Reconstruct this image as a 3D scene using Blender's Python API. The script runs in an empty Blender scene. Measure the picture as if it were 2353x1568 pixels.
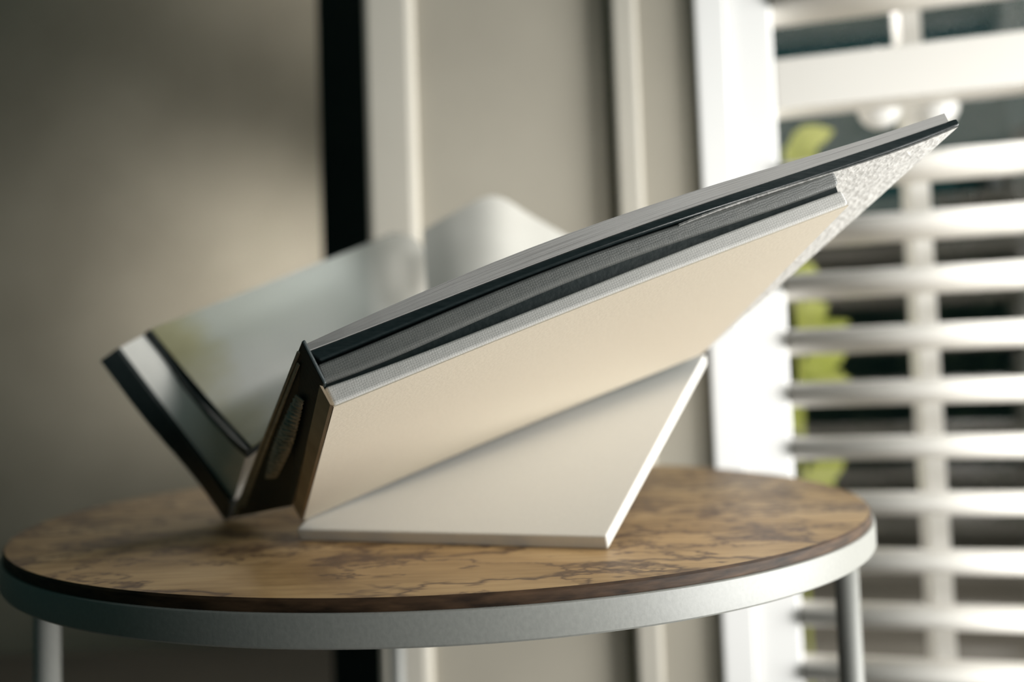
import bpy, bmesh, math, random
from mathutils import Vector, Matrix

random.seed(7)
S = bpy.context.scene
COL = S.collection
R = math.radians

# ------------------------------------------------------------------ camera
cam_d = bpy.data.cameras.new('camera')
cam = bpy.data.objects.new('camera', cam_d)
COL.objects.link(cam)
cam_d.sensor_width = 36.0
cam_d.lens = 30.6
cam_d.clip_start = 0.01
cam.matrix_world = (Matrix.Translation((0.03238, -0.44934, 0.55987))
                    @ Matrix.Rotation(math.pi / 2 + 0.0475, 4, 'X')
                    @ Matrix.Rotation(-0.0348, 4, 'Z'))
cam_d.dof.use_dof = True
cam_d.dof.focus_distance = 0.258
cam_d.dof.aperture_fstop = 5.2
S.camera = cam

# ------------------------------------------------------------------ light and exposure
world = bpy.data.worlds.new('world')
S.world = world
world.use_nodes = True
world.node_tree.nodes['Background'].inputs[0].default_value = (0.35, 1.0, 0.95, 1)
world.node_tree.nodes['Background'].inputs[1].default_value = 0.035
vs = S.view_settings
vs.view_transform = 'Standard'
vs.look = 'None'
vs.exposure = 0.12
vs.gamma = 1.0
vs.use_curve_mapping = False


def area(name, loc, target, sx, sy, power, color, spread=180):
    d = bpy.data.lights.new(name, 'AREA')
    d.shape = 'RECTANGLE'
    d.size, d.size_y = sx, sy
    d.energy = power
    d.color = color
    d.spread = R(spread)
    o = bpy.data.objects.new(name, d)
    COL.objects.link(o)
    o.location = loc
    o.rotation_euler = (Vector(target) - Vector(loc)).to_track_quat('-Z', 'Y').to_euler()
    return o


# daylight of the sky above the garden, outside the shuttered window
area('garden_sky_light', (0.45, 1.45, 1.75), (0.25, 0.1, 0.45), 1.8, 1.0, 75, (1.0, 0.965, 0.9))
# assumed daylight added from the right, beyond the frame; no window is built there
area('assumed_side_light', (1.0, -0.34, 0.56), (-0.05, 0.05, 0.52), 0.8, 0.85, 29, (1.0, 0.995, 0.975))
# added fill behind the camera, brightening the shutter and the wall beside it
area('rear_fill_light', (0.55, -1.0, 1.0), (0.16, 0.33, 0.56), 0.35, 0.35, 0.30, (1.0, 0.985, 0.95), 33)
# unseen fill added behind the pale casing to brighten the wall at the left
area('recess_fill_light', (-0.08, 1.06, 0.80), (-0.66, 1.5, 0.76), 0.16, 0.2, 1.15, (1.0, 0.96, 0.88), 74)


# ------------------------------------------------------------------ helpers
def link(o, parent=None):
    COL.objects.link(o)
    if parent is not None:
        o.parent = parent
        o.matrix_parent_inverse = parent.matrix_world.inverted()
    return o


def tag(o, label=None, cat=None, group=None, kind=None):
    if label: o['label'] = label
    if cat: o['category'] = cat
    if group: o['group'] = group
    if kind: o['kind'] = kind
    return o


def thing(name, loc, label, cat, group=None):
    o = bpy.data.objects.new(name, None)
    o.empty_display_size = 0.05
    o.location = loc
    link(o)
    o.matrix_world = Matrix.Translation(loc)
    return tag(o, label, cat, group)


def mesh(name, verts, faces, mat, parent=None, smooth=False, bevel=0, seg=2, uvs=None):
    me = bpy.data.meshes.new(name)
    me.from_pydata([tuple(v) for v in verts], [], faces)
    if uvs:
        ul = me.uv_layers.new(name='UVMap')
        for p in me.polygons:
            for li in p.loop_indices:
                ul.data[li].uv = uvs[me.loops[li].vertex_index]
    bm = bmesh.new(); bm.from_mesh(me)
    bmesh.ops.recalc_face_normals(bm, faces=bm.faces)
    bm.to_mesh(me); bm.free()
    for m in (mat if isinstance(mat, (list, tuple)) else [mat]):
        me.materials.append(m)
    if smooth:
        for p in me.polygons: p.use_smooth = True
    o = bpy.data.objects.new(name, me)
    link(o, parent)
    if bevel:
        b = o.modifiers.new('bevel', 'BEVEL')
        b.width = bevel; b.segments = seg; b.limit_method = 'ANGLE'; b.angle_limit = R(40)
        b.harden_normals = False
    return o


def loft(name, stations, mat, parent=None, smooth=False, bevel=0, seg=2, uvs=None):
    """closed prism through a list of equal point loops, capped at both ends"""
    n = len(stations[0])
    vs_, fs = [], []
    for st in stations: vs_ += [Vector(p) for p in st]
    for k in range(len(stations) - 1):
        for i in range(n):
            a, b = k * n + i, k * n + (i + 1) % n
            fs.append((a, b, b + n, a + n))
    fs.append(tuple(range(n)))
    fs.append(tuple(range((len(stations) - 1) * n, len(stations) * n)))
    return mesh(name, vs_, fs, mat, parent, smooth, bevel, seg, uvs)


def sheet(name, rows, thick, mat, parent=None, nsub=6):
    """a sheet through rows of points (equal length), smoothed across, with thickness downwards"""
    rows = [[Vector(p) for p in r] for r in rows]
    m = len(rows[0])
    fine = []
    for k in range(len(rows) - 1):
        for s in range(nsub):
            t = s / nsub
            fine.append([rows[k][i].lerp(rows[k + 1][i], t) for i in range(m)])
    fine.append(rows[-1])

    def cr(p0, p1, p2, p3, t):
        return 0.5 * ((2 * p1) + (p2 - p0) * t + (2 * p0 - 5 * p1 + 4 * p2 - p3) * t * t + (3 * p1 - p0 - 3 * p2 + p3) * t ** 3)
    out = []
    for r in fine:
        q = [2 * r[0] - r[1]] + r + [2 * r[-1] - r[-2]]
        rr = []
        for i in range(1, m):
            for s in range(nsub):
                rr.append(cr(q[i - 1], q[i], q[i + 1], q[i + 2], s / nsub))
        rr.append(r[-1])
        out.append(rr)
    nr, nc = len(out), len(out[0])
    V, UV = [], []
    for a in range(nr):
        for b in range(nc):
            V.append(out[a][b]); UV.append((b / (nc - 1), a / (nr - 1)))
    F = [(a * nc + b, a * nc + b + 1, (a + 1) * nc + b + 1, (a + 1) * nc + b) for a in range(nr - 1) for b in range(nc - 1)]
    o = mesh(name, V, F, mat, parent, True, uvs=UV)
    sm = o.modifiers.new('thickness', 'SOLIDIFY')
    sm.thickness = thick; sm.offset = 0
    es = o.modifiers.new('crisp_rim', 'EDGE_SPLIT'); es.split_angle = R(45)
    return o


def boxm(name, lo, hi, mat, parent=None, bevel=0, f=lambda p: p):
    x0, y0, z0 = lo; x1, y1, z1 = hi
    a = [(x0, y0, z0), (x1, y0, z0), (x1, y0, z1), (x0, y0, z1)]
    b = [(x0, y1, z0), (x1, y1, z0), (x1, y1, z1), (x0, y1, z1)]
    return loft(name, [[f(p) for p in a], [f(p) for p in b]], mat, parent, bevel=bevel)


def tube(name, pts, r, mat, parent=None, seg=20):
    V, F = [], []
    for p in pts:
        for i in range(seg):
            a = 2 * math.pi * i / seg
            V.append((p[0] + r * math.cos(a), p[1] + r * math.sin(a), p[2]))
    for k in range(len(pts) - 1):
        for i in range(seg):
            a, b = k * seg + i, k * seg + (i + 1) % seg
            F.append((a, b, b + seg, a + seg))
    F.append(tuple(range(seg))); F.append(tuple(range((len(pts) - 1) * seg, len(pts) * seg)))
    o = mesh(name, V, F, mat, parent, True)
    for p in o.data.polygons:
        if len(p.vertices) > 4: p.use_smooth = False
    return o


def revolve(name, prof, mat, parent=None, seg=160, centre=(0, 0)):
    """closed profile (r, z) turned about a vertical axis"""
    n = len(prof); V, F = [], []
    for i in range(seg):
        a = 2 * math.pi * i / seg
        for r, z in prof:
            V.append((centre[0] + r * math.cos(a), centre[1] + r * math.sin(a), z))
    for i in range(seg):
        j = (i + 1) % seg
        for k in range(n):
            k2 = (k + 1) % n
            F.append((i * n + k, j * n + k, j * n + k2, i * n + k2))
    o = mesh(name, V, F, mat, parent, True)
    o.data.set_sharp_from_angle(angle=R(25))
    return o


# ------------------------------------------------------------------ materials
class NT:
    def __init__(s, name):
        s.m = bpy.data.materials.new(name); s.m.use_nodes = True
        s.t = s.m.node_tree; s.b = s.t.nodes['Principled BSDF']

    def n(s, kind, **kw):
        x = s.t.nodes.new(kind)
        for k, v in kw.items():
            if k.startswith('i_'):
                x.inputs[k[2:].replace('_', ' ')].default_value = v
            else: setattr(x, k, v)
        return x

    def l(s, a, b): s.t.links.new(a, b)

    def ramp(s, fac, stops, interp='LINEAR'):
        r = s.n('ShaderNodeValToRGB'); r.color_ramp.interpolation = interp
        e = r.color_ramp.elements
        while len(e) > 1: e.remove(e[-1])
        e[0].position, e[0].color = stops[0][0], (*stops[0][1], 1)
        for p, c in stops[1:]:
            x = e.new(p); x.color = (*c, 1)
        s.l(fac, r.inputs[0]); return r.outputs[0]

    def mix(s, fac, a, b, mode='MIX'):
        x = s.n('ShaderNodeMix', data_type='RGBA', blend_type=mode)
        for sock, v in ((x.inputs[0], fac), (x.inputs[6], a), (x.inputs[7], b)):
            if isinstance(v, (float, int)): sock.default_value = v
            elif isinstance(v, tuple): sock.default_value = (*v, 1)
            else: s.l(v, sock)
        return x.outputs[2]

    def bump(s, h, strength, dist):
        x = s.n('ShaderNodeBump'); x.inputs['Strength'].default_value = strength
        x.inputs['Distance'].default_value = dist
        s.l(h, x.inputs['Height']); s.l(x.outputs[0], s.b.inputs['Normal'])


def noise_mat(name, c0, c1, rough, scale, bump=0.0, bdist=0.001, spec=0.5, stretch=(1, 1, 1), detail=4, coat=0):
    k = NT(name)
    tc = k.n('ShaderNodeTexCoord'); mp = k.n('ShaderNodeMapping')
    mp.inputs['Scale'].default_value = stretch
    k.l(tc.outputs['Object'], mp.inputs[0])
    nz = k.n('ShaderNodeTexNoise'); nz.inputs['Scale'].default_value = scale; nz.inputs['Detail'].default_value = detail
    k.l(mp.outputs[0], nz.inputs['Vector'])
    k.l(k.ramp(nz.outputs[0], [(0.3, c0), (0.7, c1)]), k.b.inputs['Base Color'])
    k.b.inputs['Roughness'].default_value = rough
    k.b.inputs['Specular IOR Level'].default_value = spec
    k.b.inputs['Coat Weight'].default_value = coat
    if bump: k.bump(nz.outputs[0], bump, bdist)
    return k.m


M = {}
M['wall'] = noise_mat('grey_beige_wall_plaster', (0.365, 0.335, 0.275), (0.455, 0.42, 0.345), 0.8, 4.5, 0.1, 0.002, 0.25, detail=6)
M['casing'] = noise_mat('pale_casing_paint', (0.528, 0.496, 0.424), (0.56, 0.528, 0.456), 0.5, 8)
M['darkwood'] = noise_mat('black_stained_door', (0.008, 0.017, 0.018), (0.011, 0.022, 0.023), 0.6, 12, spec=0.2)
M['white'] = noise_mat('white_shutter_paint', (0.87, 0.865, 0.845), (0.89, 0.885, 0.865), 0.35, 10, 0.05, 0.001)
M['louver'] = noise_mat('dimmed_white_louvre_paint', (0.66, 0.635, 0.585), (0.68, 0.655, 0.605), 0.4, 10, 0.05, 0.001)  # shutter white darkened to hold back strong light on louvres and rails
M['floor'] = noise_mat('dark_floor', (0.06, 0.055, 0.045), (0.09, 0.08, 0.065), 0.5, 3, stretch=(1, 12, 1))
M['ceiling'] = noise_mat('ceiling_paint', (0.5, 0.48, 0.43), (0.53, 0.51, 0.46), 0.8, 6)
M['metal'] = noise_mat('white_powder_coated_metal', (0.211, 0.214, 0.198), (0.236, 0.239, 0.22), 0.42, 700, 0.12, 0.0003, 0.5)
M['linen'] = None
M['cream'] = noise_mat('cream_cover_paper', (0.51, 0.455, 0.365), (0.54, 0.485, 0.39), 0.55, 900, 0.12, 0.0004, 0.35)
M['whitecover'] = noise_mat('white_cover_paper', (0.68, 0.665, 0.625), (0.71, 0.695, 0.655), 0.5, 900, 0.08, 0.0004, 0.4)
M['black'] = noise_mat('black_gloss_cover', (0.010, 0.016, 0.017), (0.018, 0.025, 0.026), 0.22, 300, 0.06, 0.0004, 0.5, stretch=(1, 4, 4))
M['blackmatt'] = noise_mat('black_matt_paper', (0.010, 0.017, 0.018), (0.02, 0.028, 0.028), 0.45, 500, 0.2, 0.0006, 0.4)
M['leaf'] = noise_mat('yellow_green_leaf', (0.50, 0.58, 0.10), (0.70, 0.76, 0.22), 0.5, 30)
M['hedge'] = noise_mat('dark_green_hedge', (0.012, 0.028, 0.016), (0.03, 0.055, 0.03), 0.7, 14)
M['gardenwall'] = noise_mat('grey_brown_garden_wall', (0.10, 0.097, 0.08), (0.14, 0.13, 0.11), 0.8, 5)
M['pale'] = noise_mat('pale_blue_grey_render', (0.5, 0.53, 0.55), (0.58, 0.6, 0.61), 0.7, 5)
M['lawn'] = noise_mat('grass_green', (0.03, 0.05, 0.02), (0.05, 0.08, 0.03), 0.8, 20)


def linen(name, c0, c1, rough):
    k = NT(name)
    tc = k.n('ShaderNodeTexCoord')
    mp = k.n('ShaderNodeMapping'); mp.inputs['Rotation'].default_value = (0.1, 0.36, 0.05)
    k.l(tc.outputs['Object'], mp.inputs[0])
    w1 = k.n('ShaderNodeTexWave', wave_type='BANDS', bands_direction='X')
    w1.inputs['Scale'].default_value = 420; w1.inputs['Distortion'].default_value = 6; w1.inputs['Detail Scale'].default_value = 6
    w2 = k.n('ShaderNodeTexWave', wave_type='BANDS', bands_direction='Z')
    w2.inputs['Scale'].default_value = 420; w2.inputs['Distortion'].default_value = 5
    nz = k.n('ShaderNodeTexNoise'); nz.inputs['Scale'].default_value = 260; nz.inputs['Detail'].default_value = 6
    for w in (w1, w2, nz): k.l(mp.outputs[0], w.inputs['Vector'])
    h = k.mix(0.5, w1.outputs[0], w2.outputs[0])
    h = k.mix(0.6, h, nz.outputs[0])
    k.l(k.ramp(h, [(0.25, c0), (0.75, c1)]), k.b.inputs['Base Color'])
    k.b.inputs['Roughness'].default_value = rough
    k.bump(h, 0.22, 0.0005)
    return k.m


M['linen'] = linen('grey_linen', (0.437, 0.428, 0.4), (0.502, 0.493, 0.465), 0.6)
M['linendark'] = linen('dark_grey_linen', (0.105, 0.11, 0.105), (0.145, 0.148, 0.138), 0.35)


def leather():
    k = NT('silver_white_grained_leather')
    tc = k.n('ShaderNodeTexCoord')
    a = k.n('ShaderNodeTexNoise'); a.inputs['Scale'].default_value = 330; a.inputs['Detail'].default_value = 5; a.inputs['Roughness'].default_value = 0.62
    v = k.n('ShaderNodeTexVoronoi'); v.inputs['Scale'].default_value = 480
    k.l(tc.outputs['Object'], a.inputs['Vector']); k.l(tc.outputs['Object'], v.inputs['Vector'])
    h = k.mix(0.25, a.outputs[0], v.outputs[0])
    k.l(k.ramp(h, [(0.3, (0.40, 0.395, 0.375)), (0.7, (0.58, 0.57, 0.545))]), k.b.inputs['Base Color'])
    k.b.inputs['Roughness'].default_value = 0.38
    k.bump(h, 0.8, 0.0012)
    return k.m


M['leather'] = leather()


def pages(name, c0, c1):
    """edge of a stack of leaves: fine lines along the edge (u along, v across the stack)"""
    k = NT(name)
    tc = k.n('ShaderNodeTexCoord')
    nz = k.n('ShaderNodeTexNoise'); nz.inputs['Scale'].default_value = 1.0; nz.inputs['Detail'].default_value = 3
    mp = k.n('ShaderNodeMapping')
    mp.inputs['Scale'].default_value = (4, 26, 1)
    k.l(tc.outputs['UV'], mp.inputs[0]); k.l(mp.outputs[0], nz.inputs['Vector'])
    k.l(k.ramp(nz.outputs[0], [(0.32, c0), (0.48, c1), (0.7, c1)]), k.b.inputs['Base Color'])
    k.b.inputs['Roughness'].default_value = 0.5
    k.bump(nz.outputs[0], 0.3, 0.0004)
    return k.m


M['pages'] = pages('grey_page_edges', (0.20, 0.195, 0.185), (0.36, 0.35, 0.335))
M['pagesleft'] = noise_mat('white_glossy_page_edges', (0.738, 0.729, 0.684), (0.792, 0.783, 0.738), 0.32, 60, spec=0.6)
M['paper'] = noise_mat('white_page_paper', (0.502, 0.49, 0.446), (0.535, 0.523, 0.478), 0.5, 30)
M['strip'] = noise_mat('bounce_tan_edge', (0.40, 0.31, 0.21), (0.52, 0.42, 0.30), 0.5, 120, 0.2, 0.0005)  # tan lift standing in for light reflected off the wood
M['layers'] = noise_mat('tan_grey_cover_layers', (0.30, 0.265, 0.20), (0.48, 0.43, 0.34), 0.35, 300)


def lining():
    k = NT('lightened_spine_lining')
    tc = k.n('ShaderNodeTexCoord')
    nz = k.n('ShaderNodeTexNoise'); nz.inputs['Scale'].default_value = 400; nz.inputs['Detail'].default_value = 3
    k.l(tc.outputs['Object'], nz.inputs['Vector'])
    k.l(k.ramp(nz.outputs[0], [(0.35, (0.22, 0.20, 0.165)), (0.7, (0.50, 0.46, 0.39))]), k.b.inputs['Base Color'])  # tones lightened in place of light bounced from the table
    k.b.inputs['Roughness'].default_value = 0.28
    return k.m


M['lining'] = lining()


def print_page():
    """a printed landscape: pale sky over an olive field, with a white margin at the far end, widened as a painted highlight on the curl"""
    k = NT('printed_landscape_page')
    uv = k.n('ShaderNodeTexCoord'); sx = k.n('ShaderNodeSeparateXYZ')
    k.l(uv.outputs['UV'], sx.inputs[0])
    nz = k.n('ShaderNodeTexNoise'); nz.inputs['Scale'].default_value = 3.2; nz.inputs['Detail'].default_value = 3
    k.l(uv.outputs['UV'], nz.inputs['Vector'])
    ad = k.n('ShaderNodeMath', operation='MULTIPLY_ADD'); k.l(nz.outputs[0], ad.inputs[0]); ad.inputs[1].default_value = 0.35; k.l(sx.outputs[1], ad.inputs[2])
    c = k.ramp(ad.outputs[0], [(0.10, (0.164, 0.156, 0.074)), (0.20, (0.234, 0.23, 0.14)), (0.31, (0.281, 0.3, 0.269)), (0.80, (0.328, 0.351, 0.328))])
    w = k.n('ShaderNodeMath', operation='MULTIPLY_ADD'); k.l(sx.outputs[0], w.inputs[0]); w.inputs[1].default_value = 0.5; k.l(sx.outputs[1], w.inputs[2])
    f = k.ramp(w.outputs[0], [(1.02, (0, 0, 0)), (1.0, (0, 0, 0))])
    mr = k.n('ShaderNodeMapRange'); mr.inputs['From Min'].default_value = 0.84; mr.inputs['From Max'].default_value = 1.0  # margin reaches further in to paint the bright highlight of the curl
    k.l(w.outputs[0], mr.inputs[0])
    k.l(k.mix(mr.outputs[0], c, (0.80, 0.78, 0.72)), k.b.inputs['Base Color'])
    k.b.inputs['Roughness'].default_value = 0.42
    return k.m


M['print'] = print_page()


def wood():
    k = NT('spalted_wood')
    tc = k.n('ShaderNodeTexCoord')
    mp = k.n('ShaderNodeMapping'); mp.inputs['Scale'].default_value = (1.0, 1.6, 1.0); mp.inputs['Rotation'].default_value = (0, 0, 0.5)
    k.l(tc.outputs['Object'], mp.inputs[0])
    base = k.n('ShaderNodeTexNoise'); base.inputs['Scale'].default_value = 14; base.inputs['Detail'].default_value = 6; base.inputs['Distortion'].default_value = 0.8
    k.l(mp.outputs[0], base.inputs['Vector'])
    col = k.ramp(base.outputs[0], [(0.28, (0.17, 0.098, 0.039)), (0.45, (0.345, 0.22, 0.098)), (0.58, (0.45, 0.30, 0.145)), (0.75, (0.50, 0.352, 0.185))])
    # grain
    gm = k.n('ShaderNodeMapping'); gm.inputs['Scale'].default_value = (30, 260, 30); gm.inputs['Rotation'].default_value = (0, 0, 0.2)
    k.l(tc.outputs['Object'], gm.inputs[0])
    g = k.n('ShaderNodeTexNoise'); g.inputs['Scale'].default_value = 1.0; g.inputs['Detail'].default_value = 4
    k.l(gm.outputs[0], g.inputs['Vector'])
    col = k.mix(0.5, col, k.ramp(g.outputs[0], [(0.3, (0.55, 0.5, 0.45)), (0.6, (1, 1, 1))]), 'MULTIPLY')
    # dark zone lines: thin contours of a distorted noise
    for sc, wd, wseed in ((10.0, 0.007, 3.0), (17.0, 0.005, 8.0)):
        zn = k.n('ShaderNodeTexNoise', noise_dimensions='4D'); zn.inputs['Scale'].default_value = sc; zn.inputs['Detail'].default_value = 5
        zn.inputs['Roughness'].default_value = 0.6; zn.inputs['W'].default_value = wseed
        k.l(mp.outputs[0], zn.inputs['Vector'])
        d = k.n('ShaderNodeMath', operation='SUBTRACT'); k.l(zn.outputs[0], d.inputs[0]); d.inputs[1].default_value = 0.5
        ab = k.n('ShaderNodeMath', operation='ABSOLUTE'); k.l(d.outputs[0], ab.inputs[0])
        line = k.ramp(ab.outputs[0], [(0.0, (0.95, 0.95, 0.95)), (wd, (0.7, 0.7, 0.7)), (wd * 4, (0, 0, 0))])
        col = k.mix(line, col, (0.085, 0.045, 0.025))
    k.l(col, k.b.inputs['Base Color'])
    k.b.inputs['Roughness'].default_value = 0.5
    k.b.inputs['Specular IOR Level'].default_value = 0.35
    k.bump(g.outputs[0], 0.15, 0.0005)
    return k.m


M['wood'] = wood()
M['woodedge'] = noise_mat('dark_wood_edge', (0.012, 0.007, 0.004), (0.075, 0.042, 0.022), 0.6, 70, 0.3, 0.0008, 0.2, stretch=(1, 1, 5))


def glass():
    k = NT('window_glass')
    for x in list(k.t.nodes): k.t.nodes.remove(x)
    out = k.n('ShaderNodeOutputMaterial'); tr = k.n('ShaderNodeBsdfTransparent'); gl = k.n('ShaderNodeBsdfGlossy')
    gl.inputs['Roughness'].default_value = 0.02
    mx = k.n('ShaderNodeMixShader'); mx.inputs[0].default_value = 0.05
    k.l(tr.outputs[0], mx.inputs[1]); k.l(gl.outputs[0], mx.inputs[2]); k.l(mx.outputs[0], out.inputs[0])
    return k.m


M['glass'] = glass()

# ------------------------------------------------------------------ the room
boxm('floor', (-3.0, -2.2, -0.05), (1.8, 3.2, 0.0), M['floor']).__setitem__('kind', 'structure')
o = boxm('wall_left', (-3.0, 1.50, 0.0), (0.30, 1.58, 2.5), M['wall']); tag(o, kind='structure')
WB = R(-8)


def wb_(p):
    """back wall coordinates: turned a little about its right-hand end"""
    x, y = p[0] - 0.150, p[1]
    return Vector((0.150 + x * math.cos(WB) - y * math.sin(WB), 0.255 + x * math.sin(WB) + y * math.cos(WB), p[2]))


o = boxm('wall_back', (-0.0436, 0.0, 0.0), (0.150, 0.08, 2.5), M['wall'], f=wb_); tag(o, kind='structure')
o = boxm('light_block_wall', (0.150, 0.335, 0.0), (0.20, 1.50, 2.5), M['wall']); tag(o, kind='structure')  # unseen wall added to keep the garden light off the left wall
# pale casing at the free end of the back wall
o = boxm('trim_1', (-0.0880, -0.008, 0.0), (-0.0436, 0.09, 2.5), M['casing'], bevel=0.006, f=wb_); tag(o, kind='structure')
# dark door standing open behind the casing, seen edge on
d = boxm('door_1', (-0.1942, 0.60, 0.0), (-0.1236, 0.65, 2.5), M['darkwood'], bevel=0.004); tag(d, kind='structure')

WA = R(14)
WO = Vector((0.3109, 0.1916, 0.0))
WU = Vector((math.cos(WA), -math.sin(WA), 0))
WN = Vector((math.sin(WA), math.cos(WA), 0))


def wd(p):
    """window wall coordinates (along, outwards, up) to world"""
    return WO + WU * p[0] + WN * p[1] + Vector((0, 0, p[2]))


SL, SR = -0.130, 0.192            # window opening, left and right
ZB, ZT = 0.16, 1.16               # bottom and top
wr = []
wall = mesh('wall_right', *(lambda Vs: (Vs, [(0, 1, 5, 4), (1, 2, 6, 5), (2, 3, 7, 6), (3, 0, 4, 7),
                                             (8, 9, 13, 12), (9, 10, 14, 13), (10, 11, 15, 14), (11, 8, 12, 15),
                                             (0, 1, 9, 8), (1, 2, 10, 9), (2, 3, 11, 10), (3, 0, 8, 11),
                                             (4, 5, 13, 12), (5, 6, 14, 13), (6, 7, 15, 14), (7, 4, 12, 15)]))(
    [wd((s, t, z)) for t in (0.004, 0.13) for s, z in ((-0.1757, 0), (1.1, 0), (1.1, 2.5), (-0.1757, 2.5), (SL, ZB), (SR, ZB), (SR, ZT), (SL, ZT))]), M['wall'])
tag(wall, kind='structure')
o = boxm('trim_2', (-0.1960, 0.001, 0.0), (-0.1757, 0.16, 2.5), M['casing'], bevel=0.003, f=wd); tag(o, kind='structure')

win = boxm('window_1', (SL, 0.075, ZB), (SL + 0.02, 0.12, ZT), M['white'], bevel=0.002, f=wd); tag(win, kind='structure')
boxm('frame', (SR - 0.02, 0.075, ZB), (SR, 0.12, ZT), M['white'], win, 0.002, wd)
boxm('frame', (SL + 0.02, 0.075, ZT - 0.025), (SR - 0.02, 0.12, ZT), M['white'], win, 0.002, wd)
boxm('sill', (SL, 0.06, ZB - 0.02), (SR, 0.13, ZB + 0.02), M['white'], win, 0.002, wd)
boxm('mullion', (0.0343, 0.078, ZB + 0.02), (0.0501, 0.115, ZT - 0.025), M['white'], win, 0.002, wd)
boxm('pane', (SL + 0.02, 0.095, ZB + 0.02), (SR - 0.02, 0.099, ZT - 0.025), M['glass'], win, 0, wd)

# ------------------------------------------------------------------ shutter in front of the window
sh = thing('window_shutter', wd((0.03, 0, ZB)), 'white louvred shutter covering the window behind the round table', 'shutter')
boxm('frame', (SL, -0.006, ZB), (-0.106, 0.040, ZT), M['white'], sh, 0.0015, wd)
boxm('frame', (0.168, -0.006, ZB), (SR, 0.040, ZT), M['white'], sh, 0.0015, wd)
boxm('stile', (-0.1052, -0.002, ZB), (-0.0725, 0.030, ZT), M['white'], sh, 0.002, wd)
boxm('stile', (0.135, -0.002, ZB), (0.1672, 0.030, ZT), M['white'], sh, 0.002, wd)
boxm('middle_rail', (-0.0725, -0.001, 0.7615), (0.135, 0.029, 0.8005), M['louver'], sh, 0.0015, wd)
boxm('bottom_rail', (-0.0725, -0.001, ZB), (0.135, 0.029, 0.206), M['louver'], sh, 0.0015, wd)
boxm('top_rail', (-0.0725, -0.001, 1.10), (0.135, 0.029, ZT), M['louver'], sh, 0.0015, wd)
LV, LF = [], []
NL = 28
for s in (-0.0722, 0.1347):
    for i in range(NL):
        a = 2 * math.pi * i / NL
        ca, sa = math.cos(a), math.sin(a)
        LV.append((s, 0.0215 * math.copysign(abs(ca) ** 0.8, ca), 0.0088 * math.copysign(abs(sa) ** 0.8, sa)))
for i in range(NL):
    j = (i + 1) % NL
    LF.append((i, j, j + NL, i + NL))
LF += [tuple(range(NL)), tuple(range(NL, 2 * NL))]
louver_me = None
lz = [0.8455, 0.886, 0.9265, 0.967, 1.0075, 1.048, 1.084] + [0.7109, 0.6665, 0.6255, 0.583, 0.5425, 0.5015, 0.4600, 0.4175, 0.3770, 0.3365, 0.296, 0.2555, 0.2225]
for z in lz:
    if louver_me is None:
        lo = mesh('louver', LV, LF, M['louver'], None, True)
        louver_me = lo.data
        COL.objects.unlink(lo)
    else:
        lo = bpy.data.objects.new('louver', louver_me)
    COL.objects.link(lo)
    lo.parent = sh
    lo.matrix_parent_inverse = sh.matrix_world.inverted()
    lo.matrix_world = Matrix.Translation(WO + WN * 0.014 + Vector((0, 0, z))) @ Matrix.Rotation(-WA, 4, 'Z') @ Matrix.Rotation(R(-8), 4, 'X')

# ------------------------------------------------------------------ the garden outside
o = boxm('ground', (-1.5, 0.75, -0.06), (5.0, 6.5, -0.01), M['lawn']); tag(o, kind='structure')
gw = boxm('garden_wall', (-0.6, 4.3, -0.01), (4.6, 4.45, 1.35), M['gardenwall']); tag(gw, kind='structure')


def hedge(name, centre, size, n, label):
    V, F = [], []
    rnd = random.Random(len(label))
    for i in range(n):
        while True:
            q = Vector((rnd.uniform(-1, 1), rnd.uniform(-1, 1), rnd.uniform(-1, 1)))
            if 0.4 < q.length < 1: break
        p = Vector(centre) + Vector((q.x * size[0], q.y * size[1], q.z * size[2]))
        if p.z < 0: p.z = -p.z * 0.3
        a = Vector((rnd.gauss(0, 1), rnd.gauss(0, 1), rnd.gauss(0, 1))).normalized() * 0.05
        b = Vector((rnd.gauss(0, 1), rnd.gauss(0, 1), rnd.gauss(0, 1))).normalized() * 0.025
        k = len(V)
        V += [p - a, p + b, p + a, p - b]; F.append((k, k + 1, k + 2, k + 3))
    o = mesh(name, V, F, M['hedge'])
    return tag(o, label, 'hedge', kind='stuff')


hedge('hedge', (2.7, 3.0, 0.7), (1.15, 0.5, 0.95), 9000, 'dark green garden hedge seen through the louvres at the right')
hedge('hedge', (1.6, 3.7, 0.4), (0.6, 0.35, 0.45), 4000, 'low dark bush against the garden wall, behind the mullion')
# yellow-green plant right behind the pane
pl = thing('garden_plant', (0.335, 0.47, -0.01), 'tall yellow green leafy plant outside the window, beside the left stile', 'plant')
tube('stem', [(0.335, 0.47, -0.01), (0.332, 0.475, 0.3), (0.336, 0.47, 0.6), (0.333, 0.472, 0.80)], 0.003, M['leaf'], pl, 10)


def leaf(base, tip, w, parent):
    base, tip = Vector(base), Vector(tip)
    ax = tip - base
    sd = ax.cross(Vector((0.2, -1, 0.25))).normalized() * w
    up = sd.cross(ax).normalized() * w * 0.35
    V = []
    for t, ww in ((0, 0.08), (0.25, 0.8), (0.5, 1), (0.75, 0.7), (1, 0.02)):
        c = base + ax * t + Vector((0, 0, -0.15 * ax.length * t * t))
        V += [c - sd * ww + up * ww, c, c + sd * ww + up * ww]
    F = []
    for k in range(4):
        a = k * 3
        F += [(a, a + 1, a + 4, a + 3), (a + 1, a + 2, a + 5, a + 4)]
    return mesh('leaf', V, F, M['leaf'], parent, True)


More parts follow.
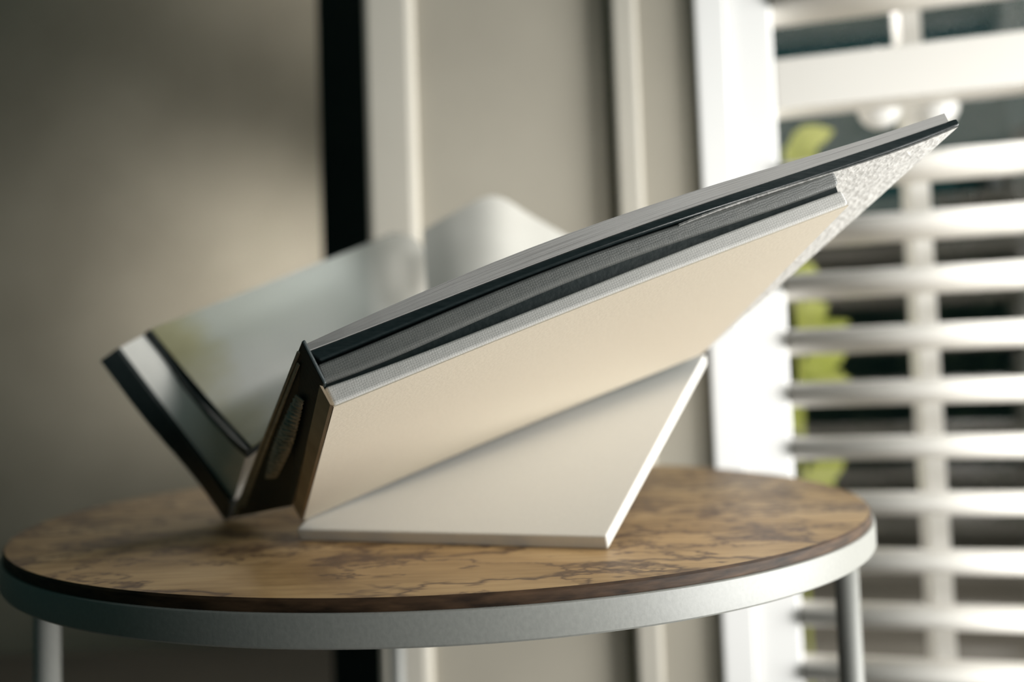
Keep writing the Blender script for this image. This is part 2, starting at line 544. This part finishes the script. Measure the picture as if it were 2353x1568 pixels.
rl = random.Random(4)
for z, dx in [(0.819, 0.045), (0.805, 0.03), (0.788, 0.02), (0.67, 0.03), (0.661, 0.04), (0.633, 0.035), (0.617, 0.03), (0.603, 0.05), (0.577, 0.06), (0.563, 0.055), (0.549, 0.05), (0.461, 0.05), (0.447, 0.04), (0.517, -0.02), (0.698, -0.02), (0.749, 0.03), (0.865, 0.03)]:
    leaf((0.334, 0.472, z - 0.02), (0.334 + dx, 0.472 + rl.uniform(-0.03, 0.03), z + rl.uniform(0.0, 0.02)), 0.014, pl)

# two rounded white ornaments hanging just behind the middle rail
def bowl(loc, r, label):
    V, F = [], []
    n, m = 28, 10
    for i in range(m + 1):
        a = math.pi / 2 * i / m
        for j in range(n):
            b = 2 * math.pi * j / n
            V.append((loc[0] + r * math.cos(a) * math.cos(b), loc[1] + r * math.cos(a) * math.sin(b), loc[2] - r * 0.95 * math.sin(a)))
    for i in range(m):
        for j in range(n):
            F.append((i * n + j, i * n + (j + 1) % n, (i + 1) * n + (j + 1) % n, (i + 1) * n + j))
    t = thing('hanging_ornament', (loc[0], loc[1], loc[2] + 0.02), label, 'ornament')
    mesh('bowl', V, F, M['white'], t, True)
    tube('cord', [(loc[0], loc[1], loc[2] - 0.001), (loc[0], loc[1], loc[2] + 0.05)], 0.0012, M['white'], t, 8)


bowl((0.33089, 0.23294, 0.76681), 0.0165, 'rounded white ornament under the middle rail of the shutter, left of the mullion')
bowl((0.36959, 0.22330, 0.76306), 0.0175, 'rounded white ornament under the middle rail, crossing the mullion behind the raised book corner')

# ------------------------------------------------------------------ side table
tb = thing('side_table', (0, 0, 0), 'round side table with spalted wood top in a white metal ring', 'table')
top = revolve('tabletop', [(0.0, 0.4935), (0.1973, 0.4935), (0.1986, 0.4945), (0.1988, 0.4962), (0.1988, 0.4992), (0.1982, 0.5), (0.0, 0.5)], [M['wood'], M['woodedge']], tb, 180, (-0.0012, 0))
for p in top.data.polygons:
    if p.center.z < 0.49985: p.material_index = 1
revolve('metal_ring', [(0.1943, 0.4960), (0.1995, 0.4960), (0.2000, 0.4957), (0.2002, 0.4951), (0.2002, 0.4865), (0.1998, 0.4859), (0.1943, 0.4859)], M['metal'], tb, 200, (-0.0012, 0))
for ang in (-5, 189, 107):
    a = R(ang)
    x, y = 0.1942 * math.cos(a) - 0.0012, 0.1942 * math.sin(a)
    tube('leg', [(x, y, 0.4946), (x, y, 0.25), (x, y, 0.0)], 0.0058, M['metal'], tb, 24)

# ------------------------------------------------------------------ white book, standing half open on its front cover
wb = thing('white_book', (0.00071, -0.11725, 0.50000), 'white hardcover book lying half open on the wooden table, propping up the black book', 'book')
D0, P1, P2 = Vector((-0.05443, -0.10037, 0.50000)), Vector((0.06373, -0.13983, 0.50000)), Vector((0.12590, -0.02912, 0.56523))
P3 = D0 + P2 - P1
nt = (P1 - D0).cross(P2 - P1).normalized()
if nt.z < 0: nt = -nt
th = 0.0056
loft('front_cover', [[D0, P1, P1 + nt * th, D0 + nt * th], [P3, P2, P2 + nt * th, P3 + nt * th]], M['whitecover'], wb, bevel=0.0007)


# the near edge of the leaning boards, station by station; each board reaches back by rec(t)
A0, D1 = Vector((-0.01967, -0.19883, 0.55506)), Vector((-0.05359, -0.09949, 0.50806))
B2, C2 = Vector((0.17296, -0.18360, 0.63483)), Vector((0.11958, -0.05342, 0.57089))


def rec_book(t, k=1.0):
    return ((D1 - A0) * (1 - t) + (C2 - B2) * t) * k


def rec_white(t, k=1.0):
    t = min(1.0, t / 0.8236)
    return ((D1 - A0) * (1 - t) + (C3 - B3) * t) * k


C3 = Vector((0.11773, -0.05537, 0.56990))
B3 = Vector((0.13659, -0.18596, 0.61078))


def board(name, rows, mat, parent, bevel, k=1.0, dy=0.0, smooth=False):
    rec = rec_book if parent is bk else rec_white
    st = []
    for a, b, t in rows:
        a, b = Vector(a), Vector(b)
        v = rec(t, k)
        o_ = v.normalized() * dy
        st.append([a + o_, b + o_, b + v, a + v])
    uv = [(i / (len(st) - 1), v) for i in range(len(st)) for v in (1, 0, 0, 1)]
    return loft(name, st, mat, parent, smooth, bevel, 3, uv)


bk = thing('open_book', (-0.10173, -0.03993, 0.50000), 'large black hardcover book lying open and tilted on top of the white book', 'book')
board('back_cover', [((-0.02219, -0.19813, 0.56047), (-0.01955, -0.19882, 0.55510), 0.0000),
    ((-0.01346, -0.19740, 0.56321), (-0.01086, -0.19811, 0.55832), 0.0419),
    ((-0.00467, -0.19667, 0.56610), (-0.00212, -0.19740, 0.56158), 0.0904),
    ((0.00418, -0.19594, 0.56911), (0.00669, -0.19669, 0.56487), 0.1389),
    ((0.01310, -0.19521, 0.57222), (0.01555, -0.19597, 0.56818), 0.1874),
    ((0.02209, -0.19448, 0.57541), (0.02448, -0.19524, 0.57149), 0.2359),
    ((0.03114, -0.19374, 0.57868), (0.03347, -0.19451, 0.57480), 0.2845),
    ((0.04025, -0.19300, 0.58200), (0.04252, -0.19377, 0.57811), 0.3330),
    ((0.04943, -0.19226, 0.58537), (0.05163, -0.19303, 0.58141), 0.3815),
    ((0.05867, -0.19151, 0.58876), (0.06080, -0.19228, 0.58469), 0.4300),
    ((0.06798, -0.19076, 0.59217), (0.07004, -0.19152, 0.58796), 0.4785),
    ((0.07735, -0.18999, 0.59557), (0.07935, -0.19075, 0.59122), 0.5270),
    ((0.08679, -0.18923, 0.59896), (0.08872, -0.18998, 0.59446), 0.5755),
    ((0.09629, -0.18845, 0.60232), (0.09815, -0.18920, 0.59771), 0.6240),
    ((0.10586, -0.18766, 0.60564), (0.10765, -0.18841, 0.60096), 0.6725),
    ((0.11550, -0.18687, 0.60891), (0.11722, -0.18762, 0.60422), 0.7210),
    ((0.12520, -0.18607, 0.61211), (0.12686, -0.18682, 0.60750), 0.7695),
    ((0.13497, -0.18525, 0.61524), (0.13657, -0.18602, 0.61082), 0.8181)], M['linen'], wb, 0.0009)
lin = [((-0.01986, -0.19731, 0.55501), (-0.01949, -0.19849, 0.55484), 0.0010),
    ((-0.01113, -0.19661, 0.55824), (-0.01081, -0.19779, 0.55808), 0.0494),
    ((-0.00234, -0.19590, 0.56152), (-0.00206, -0.19708, 0.56136), 0.0978),
    ((0.00651, -0.19519, 0.56482), (0.00675, -0.19637, 0.56466), 0.1461),
    ((0.01542, -0.19447, 0.56815), (0.01562, -0.19565, 0.56797), 0.1945),
    ((0.02439, -0.19375, 0.57148), (0.02455, -0.19493, 0.57129), 0.2429),
    ((0.03342, -0.19302, 0.57481), (0.03354, -0.19419, 0.57460), 0.2912),
    ((0.04252, -0.19228, 0.57813), (0.04260, -0.19346, 0.57790), 0.3396),
    ((0.05168, -0.19154, 0.58145), (0.05171, -0.19271, 0.58120), 0.3880),
    ((0.06090, -0.19079, 0.58474), (0.06089, -0.19196, 0.58448), 0.4363),
    ((0.07018, -0.19003, 0.58803), (0.07013, -0.19120, 0.58775), 0.4847),
    ((0.07953, -0.18926, 0.59130), (0.07944, -0.19044, 0.59101), 0.5331),
    ((0.08894, -0.18849, 0.59456), (0.08881, -0.18967, 0.59425), 0.5814),
    ((0.09842, -0.18771, 0.59782), (0.09825, -0.18889, 0.59750), 0.6298),
    ((0.10797, -0.18693, 0.60108), (0.10775, -0.18810, 0.60075), 0.6782),
    ((0.11758, -0.18614, 0.60437), (0.11733, -0.18731, 0.60401), 0.7265),
    ((0.12726, -0.18534, 0.60768), (0.12697, -0.18651, 0.60730), 0.7749),
    ((0.13702, -0.18454, 0.61104), (0.13668, -0.18571, 0.61061), 0.8233)]
sheet('cover_lining', [[Vector(b) + rec_white(s) * 0.004 for a, b, s in lin], [Vector(b) + rec_white(s) for a, b, s in lin]], 0.0004, M['cream'], wb)
board('inner_board', [((-0.02488, -0.19720, 0.56700), (-0.02259, -0.19791, 0.56146), 0.0000),
    ((-0.01608, -0.19649, 0.57019), (-0.01386, -0.19719, 0.56435), 0.0265),
    ((-0.00720, -0.19578, 0.57359), (-0.00505, -0.19648, 0.56762), 0.0751),
    ((0.00174, -0.19507, 0.57712), (0.00382, -0.19578, 0.57114), 0.1238),
    ((0.01074, -0.19436, 0.58069), (0.01276, -0.19507, 0.57481), 0.1725),
    ((0.01980, -0.19365, 0.58426), (0.02177, -0.19437, 0.57853), 0.2211),
    ((0.02892, -0.19292, 0.58777), (0.03083, -0.19365, 0.58223), 0.2698),
    ((0.03810, -0.19219, 0.59118), (0.03995, -0.19293, 0.58585), 0.3185),
    ((0.04734, -0.19144, 0.59447), (0.04913, -0.19219, 0.58934), 0.3672),
    ((0.05664, -0.19068, 0.59763), (0.05837, -0.19144, 0.59268), 0.4158),
    ((0.06601, -0.18990, 0.60067), (0.06767, -0.19068, 0.59587), 0.4645),
    ((0.07543, -0.18912, 0.60361), (0.07703, -0.18990, 0.59892), 0.5132),
    ((0.08492, -0.18832, 0.60648), (0.08646, -0.18911, 0.60185), 0.5618),
    ((0.09447, -0.18752, 0.60932), (0.09594, -0.18831, 0.60472), 0.6105),
    ((0.10409, -0.18671, 0.61220), (0.10549, -0.18751, 0.60759), 0.6592),
    ((0.11378, -0.18591, 0.61520), (0.11512, -0.18670, 0.61055), 0.7079),
    ((0.12355, -0.18510, 0.61841), (0.12482, -0.18590, 0.61371), 0.7565),
    ((0.13341, -0.18430, 0.62194), (0.13460, -0.18510, 0.61720), 0.8052)], M['linendark'], wb, 0.0012, 0.97)
board('gap_filler', [((-0.02200, -0.19715, 0.56169), (-0.02153, -0.19827, 0.56044), 0.0000),  # black slab added to fill the dark gap between the boards
    ((-0.01331, -0.19645, 0.56484), (-0.01288, -0.19754, 0.56312), 0.0370),
    ((-0.00456, -0.19575, 0.56827), (-0.00417, -0.19682, 0.56593), 0.0852),
    ((0.00426, -0.19506, 0.57188), (0.00460, -0.19609, 0.56888), 0.1333),
    ((0.01314, -0.19437, 0.57557), (0.01344, -0.19536, 0.57193), 0.1815),
    ((0.02208, -0.19367, 0.57927), (0.02235, -0.19464, 0.57507), 0.2296),
    ((0.03107, -0.19296, 0.58292), (0.03131, -0.19390, 0.57829), 0.2777),
    ((0.04013, -0.19224, 0.58646), (0.04034, -0.19317, 0.58158), 0.3259),
    ((0.04924, -0.19151, 0.58986), (0.04944, -0.19243, 0.58491), 0.3740),
    ((0.05841, -0.19077, 0.59312), (0.05860, -0.19169, 0.58828), 0.4222),
    ((0.06764, -0.19001, 0.59622), (0.06782, -0.19094, 0.59167), 0.4703),
    ((0.07692, -0.18924, 0.59919), (0.07710, -0.19019, 0.59506), 0.5184),
    ((0.08627, -0.18845, 0.60205), (0.08646, -0.18943, 0.59845), 0.5666),
    ((0.09568, -0.18766, 0.60486), (0.09587, -0.18866, 0.60181), 0.6147),
    ((0.10516, -0.18686, 0.60768), (0.10535, -0.18788, 0.60514), 0.6629),
    ((0.11470, -0.18606, 0.61059), (0.11490, -0.18710, 0.60842), 0.7110),
    ((0.12432, -0.18527, 0.61369), (0.12451, -0.18630, 0.61165), 0.7592),
    ((0.13402, -0.18448, 0.61710), (0.13419, -0.18550, 0.61480), 0.8073)], M['blackmatt'], wb, 0, 0.97, 0.0012)

# ------------------------------------------------------------------ black open book
board('back_cover', [((-0.02739, -0.19632, 0.57113), (-0.02351, -0.19702, 0.56820), 0.0000),
    ((-0.01633, -0.19543, 0.57504), (-0.01261, -0.19615, 0.57242), 0.0293),
    ((-0.00518, -0.19454, 0.57905), (-0.00163, -0.19528, 0.57670), 0.0899),
    ((0.00607, -0.19363, 0.58311), (0.00945, -0.19441, 0.58100), 0.1504),
    ((0.01741, -0.19272, 0.58719), (0.02062, -0.19352, 0.58525), 0.2110),
    ((0.02885, -0.19180, 0.59127), (0.03188, -0.19261, 0.58942), 0.2715),
    ((0.04039, -0.19087, 0.59533), (0.04323, -0.19169, 0.59347), 0.3321),
    ((0.05203, -0.18993, 0.59934), (0.05468, -0.19076, 0.59740), 0.3927),
    ((0.06377, -0.18897, 0.60330), (0.06622, -0.18981, 0.60120), 0.4532),
    ((0.07560, -0.18800, 0.60720), (0.07785, -0.18884, 0.60488), 0.5138),
    ((0.08754, -0.18702, 0.61105), (0.08958, -0.18786, 0.60846), 0.5743),
    ((0.09958, -0.18603, 0.61486), (0.10141, -0.18687, 0.61198), 0.6349),
    ((0.11173, -0.18502, 0.61862), (0.11335, -0.18587, 0.61548), 0.6955),
    ((0.12398, -0.18400, 0.62238), (0.12539, -0.18485, 0.61903), 0.7560),
    ((0.13634, -0.18297, 0.62614), (0.13754, -0.18383, 0.62271), 0.8166),
    ((0.14882, -0.18193, 0.62995), (0.14981, -0.18282, 0.62661), 0.8771),
    ((0.16141, -0.18089, 0.63385), (0.16220, -0.18180, 0.63083), 0.9377),
    ((0.17412, -0.17984, 0.63787), (0.17471, -0.18080, 0.63549), 0.9983)], M['black'], bk, 0.0006)['label'] = 'glossy black back cover'
board('textured_panel', [((0.08408, -0.18790, 0.60617), (0.08410, -0.18904, 0.60544), 0.5528),
    ((0.08922, -0.18749, 0.60817), (0.08922, -0.18863, 0.60745), 0.5789),
    ((0.09437, -0.18708, 0.61004), (0.09436, -0.18822, 0.60933), 0.6051),
    ((0.09953, -0.18666, 0.61180), (0.09951, -0.18780, 0.61110), 0.6313),
    ((0.10471, -0.18623, 0.61346), (0.10468, -0.18737, 0.61278), 0.6574),
    ((0.10991, -0.18580, 0.61505), (0.10986, -0.18693, 0.61438), 0.6836),
    ((0.11513, -0.18536, 0.61659), (0.11506, -0.18649, 0.61592), 0.7098),
    ((0.12036, -0.18492, 0.61809), (0.12028, -0.18605, 0.61742), 0.7359),
    ((0.12562, -0.18447, 0.61958), (0.12553, -0.18561, 0.61891), 0.7621),
    ((0.13089, -0.18402, 0.62106), (0.13079, -0.18516, 0.62039), 0.7883),
    ((0.13619, -0.18358, 0.62258), (0.13607, -0.18471, 0.62190), 0.8144),
    ((0.14150, -0.18313, 0.62413), (0.14137, -0.18426, 0.62344), 0.8406),
    ((0.14684, -0.18268, 0.62575), (0.14670, -0.18381, 0.62504), 0.8667),
    ((0.15221, -0.18224, 0.62745), (0.15205, -0.18337, 0.62672), 0.8929),
    ((0.15759, -0.18180, 0.62926), (0.15742, -0.18292, 0.62850), 0.9191),
    ((0.16301, -0.18136, 0.63118), (0.16282, -0.18248, 0.63040), 0.9452),
    ((0.16845, -0.18093, 0.63326), (0.16825, -0.18205, 0.63244), 0.9714),
    ((0.17391, -0.18050, 0.63550), (0.17370, -0.18162, 0.63463), 0.9976)], M['leather'], bk, 0, 1.0, 0.0003)['label'] = 'grained silver white outside of the back cover'
board('page_block', [((-0.02847, -0.19590, 0.57283), (-0.02725, -0.19692, 0.57104), 0.0000),
    ((-0.01751, -0.19506, 0.57753), (-0.01636, -0.19604, 0.57484), 0.0157),
    ((-0.00647, -0.19421, 0.58220), (-0.00538, -0.19515, 0.57878), 0.0759),
    ((0.00467, -0.19335, 0.58679), (0.00570, -0.19426, 0.58279), 0.1361),
    ((0.01589, -0.19248, 0.59127), (0.01687, -0.19337, 0.58685), 0.1963),
    ((0.02720, -0.19159, 0.59561), (0.02813, -0.19246, 0.59091), 0.2565),
    ((0.03860, -0.19068, 0.59979), (0.03949, -0.19154, 0.59494), 0.3167),
    ((0.05009, -0.18975, 0.60381), (0.05095, -0.19061, 0.59892), 0.3769),
    ((0.06167, -0.18881, 0.60766), (0.06250, -0.18967, 0.60284), 0.4371),
    ((0.07335, -0.18785, 0.61136), (0.07415, -0.18871, 0.60669), 0.4973),
    ((0.08512, -0.18687, 0.61492), (0.08589, -0.18774, 0.61046), 0.5575),
    ((0.09700, -0.18587, 0.61837), (0.09774, -0.18676, 0.61418), 0.6177),
    ((0.10897, -0.18487, 0.62174), (0.10969, -0.18577, 0.61784), 0.6779),
    ((0.12104, -0.18385, 0.62509), (0.12174, -0.18476, 0.62149), 0.7381),
    ((0.13322, -0.18282, 0.62846), (0.13390, -0.18374, 0.62516), 0.7982),
    ((0.14552, -0.18178, 0.63193), (0.14617, -0.18272, 0.62888), 0.8584),
    ((0.15792, -0.18075, 0.63557), (0.15855, -0.18169, 0.63271), 0.9186),
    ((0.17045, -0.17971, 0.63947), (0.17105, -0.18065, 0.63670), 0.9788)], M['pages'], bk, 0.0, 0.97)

# edge of the leaning cover along its hinge, bounced light painted in as tan
e = [Vector(p) for p in ((-0.02229, -0.19940, 0.56065), (-0.01948, -0.19913, 0.55500))]
v_ = rec_white(0.0)
off = Vector((-0.0009, 0.0, 0.0003))
loft('hinge_strip', [[e[0] + off, e[1] + off, e[1], e[0]], [e[0] + off + v_, e[1] + off + v_, e[1] + v_, e[0] + v_]], M['strip'], wb)['label'] = 'cover edge along the hinge, tinted tan for bounced light'

# spine, falling from the near end of the raised half to the table
sa, sb_, sc_, sd_ = Vector((-0.02777, -0.20073, 0.57391)), Vector((-0.10331, -0.03571, 0.50000)), Vector((-0.05756, -0.10176, 0.51386)), Vector((-0.02191, -0.19992, 0.56114))
ns = (sb_ - sa).cross(sd_ - sa).normalized()
if ns.y < 0: ns = -ns
loft('spine', [[sa, sd_, sc_, sb_], [sa + ns * 0.0012, sd_ + ns * 0.0012, sc_ + ns * 0.0012, sb_ + ns * 0.0012]], M['blackmatt'], bk, bevel=0.0005)


def sp(u, v, h=0.0):
    return (sa.lerp(sd_, u)).lerp(sb_.lerp(sc_, u), v) - ns * h


for u0, u1, v0, v1, h in ((0.03, 0.09, 0.03, 0.97, 0.0006), (0.13, 0.20, 0.06, 0.90, 0.0005)):
    loft('cover_layer', [[sp(u0, v0), sp(u1, v0), sp(u1, v0, h), sp(u0, v0, h)], [sp(u0, v1), sp(u1, v1), sp(u1, v1, h), sp(u0, v1, h)]], M['layers'], bk)
# torn lining of the spine: a ribbon of fine slanting ridges
V, F = [], []
nu, nv = 9, 220
for j in range(nv):
    v = 0.16 + 0.52 * j / (nv - 1)
    for i in range(nu):
        wd_ = 0.07 + 0.13 * math.sin(math.pi * (0.12 + 0.8 * j / (nv - 1)))
        u = 0.52 + wd_ * (2 * i / (nu - 1) - 1) + 0.015 * math.sin(j * 0.9 + 2 * math.sin(j * 0.21)) * (1 if i in (0, nu - 1) else 0)
        ph = (j * 0.62 - i * 0.55)
        env = math.sin(math.pi * i / (nu - 1)) * min(1, (nv - 1 - j) / 20, j / 20)
        h = 0.0003 + env * (0.0007 + 0.00045 * math.sin(ph + 1.3 * math.sin(j * 0.13)) + 0.00025 * math.sin(ph * 2.3 + i))
        V.append(sp(u, v, h))
for j in range(nv - 1):
    for i in range(nu - 1):
        k = j * nu + i
        F.append((k, k + 1, k + nu + 1, k + nu))
sl = mesh('spine_lining', V, F, M['lining'], bk, True)
sl.modifiers.new('thickness', 'SOLIDIFY').thickness = 0.0003

# left half: cover, leaves, top leaf with a printed landscape
bv = Vector((-0.05134, 0.17613, 0.67014)) - Vector((-0.13260, -0.05232, 0.58988))
inn = [Vector(p) for p in [(-0.14772, -0.04995, 0.58213), (-0.12789, -0.04860, 0.55385), (-0.10835, -0.05139, 0.52835), (-0.09519, -0.05458, 0.51102)]]
out = [Vector(p) for p in [(-0.15416, -0.05170, 0.57690), (-0.13584, -0.04840, 0.54953), (-0.11530, -0.04512, 0.52262), (-0.10332, -0.03755, 0.50029)]]
mid = [Vector(p) for p in [(-0.14178, -0.04021, 0.58785), (-0.12452, -0.04121, 0.56676), (-0.10096, -0.06327, 0.54642), (-0.07506, -0.10075, 0.53465)]]
pag = [Vector(p) for p in [(-0.13260, -0.05232, 0.58988), (-0.11769, -0.04733, 0.56931), (-0.10401, -0.04242, 0.55021), (-0.09278, -0.03564, 0.53396)]]




def dense(pts, n=6):
    q = [2 * pts[0] - pts[1]] + list(pts) + [2 * pts[-1] - pts[-2]]
    r = []
    for i in range(1, len(pts)):
        p0, p1, p2, p3 = q[i - 1:i + 3]
        for s in range(n):
            u = s / n
            r.append(0.5 * ((2 * p1) + (p2 - p0) * u + (2 * p0 - 5 * p1 + 4 * p2 - p3) * u * u + (3 * p1 - p0 - 3 * p2 + p3) * u ** 3))
    return r + [pts[-1]]


def half(name, lo, hi, mat, f0, f1, bevel=0.0):
    lo, hi = dense(lo), dense(hi)
    m = len(lo) - 1
    f1 = [f1[min(2, int(3 * i / m))] * (1 - (3 * i / m - min(2, int(3 * i / m)))) + f1[min(2, int(3 * i / m)) + 1] * (3 * i / m - min(2, int(3 * i / m))) for i in range(m + 1)]
    st = [[lo[i] + bv * f0, hi[i] + bv * f0, hi[i] + bv * f1[i], lo[i] + bv * f1[i]] for i in range(m + 1)]
    o = loft(name, st, mat, bk, True, 0)
    o.data.set_sharp_from_angle(angle=R(30))
    return o


half('front_cover', out, inn, M['blackmatt'], -0.01, (1.03, 1.0, 0.95, 0.9), 0.0006)
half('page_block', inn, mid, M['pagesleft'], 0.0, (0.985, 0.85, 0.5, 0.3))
near = [Vector(p) for p in [(-0.13799, -0.03935, 0.59086), (-0.12307, -0.04047, 0.57223), (-0.10096, -0.06061, 0.55365), (-0.08137, -0.09014, 0.54307), (-0.07075, -0.10792, 0.53814)]]
low = [Vector(p) for p in [(-0.14010, -0.03977, 0.58926), (-0.12605, -0.04083, 0.56926), (-0.10400, -0.06096, 0.55048), (-0.08435, -0.09050, 0.54017), (-0.07302, -0.10679, 0.53542)]]
far = [Vector(p) for p in [(-0.05134, 0.17613, 0.67014), (-0.03640, 0.17131, 0.66627), (-0.02403, 0.16197, 0.65219), (-0.01664, 0.14785, 0.63324), (-0.01349, 0.13874, 0.61425)]]


def leaf_rows(base, ts):
    return [[base[i] + bv * t + (far[i] - near[i] - bv) * t * t for i in range(5)] for t in ts]


TS = (0, 0.25, 0.5, 0.75, 1.0)
sheet('black_leaf', leaf_rows(low, [x * 1.02 for x in TS]), 0.0034, M['blackmatt'], bk)
sheet('left_page', leaf_rows(near, TS), 0.0006, M['print'], bk)['label'] = 'page with a pale sky and olive field printed on it'
# right-hand leaf arching up behind the raised edge
r_top = [(-0.02239, 0.10659, 0.65889), (-0.00071, 0.11594, 0.67269), (0.02392, 0.13037, 0.68500), (0.04959, 0.13604, 0.67102), (0.08034, 0.14190, 0.65306)]
r_bot = [(-0.01491, 0.04926, 0.60125), (0.00668, 0.04882, 0.61049), (0.02682, 0.05845, 0.61843), (0.05053, 0.07828, 0.62254), (0.07888, 0.09797, 0.62944)]
r_mid = [(-0.01448, -0.01943, 0.57203), (0.00497, -0.01955, 0.57458), (0.02432, -0.01468, 0.57733), (0.04414, -0.00981, 0.58013), (0.06662, -0.00493, 0.58292)]
r_base = [(-0.03727, -0.08724, 0.52433), (-0.01061, -0.08169, 0.53375), (0.01513, -0.07713, 0.54323), (0.04157, -0.07257, 0.55260), (0.06283, -0.06891, 0.55976)]
sheet('right_page', [r_base, r_mid, r_bot, r_top], 0.0012, M['paper'], bk)['label'] = 'white page arching up at the far side'
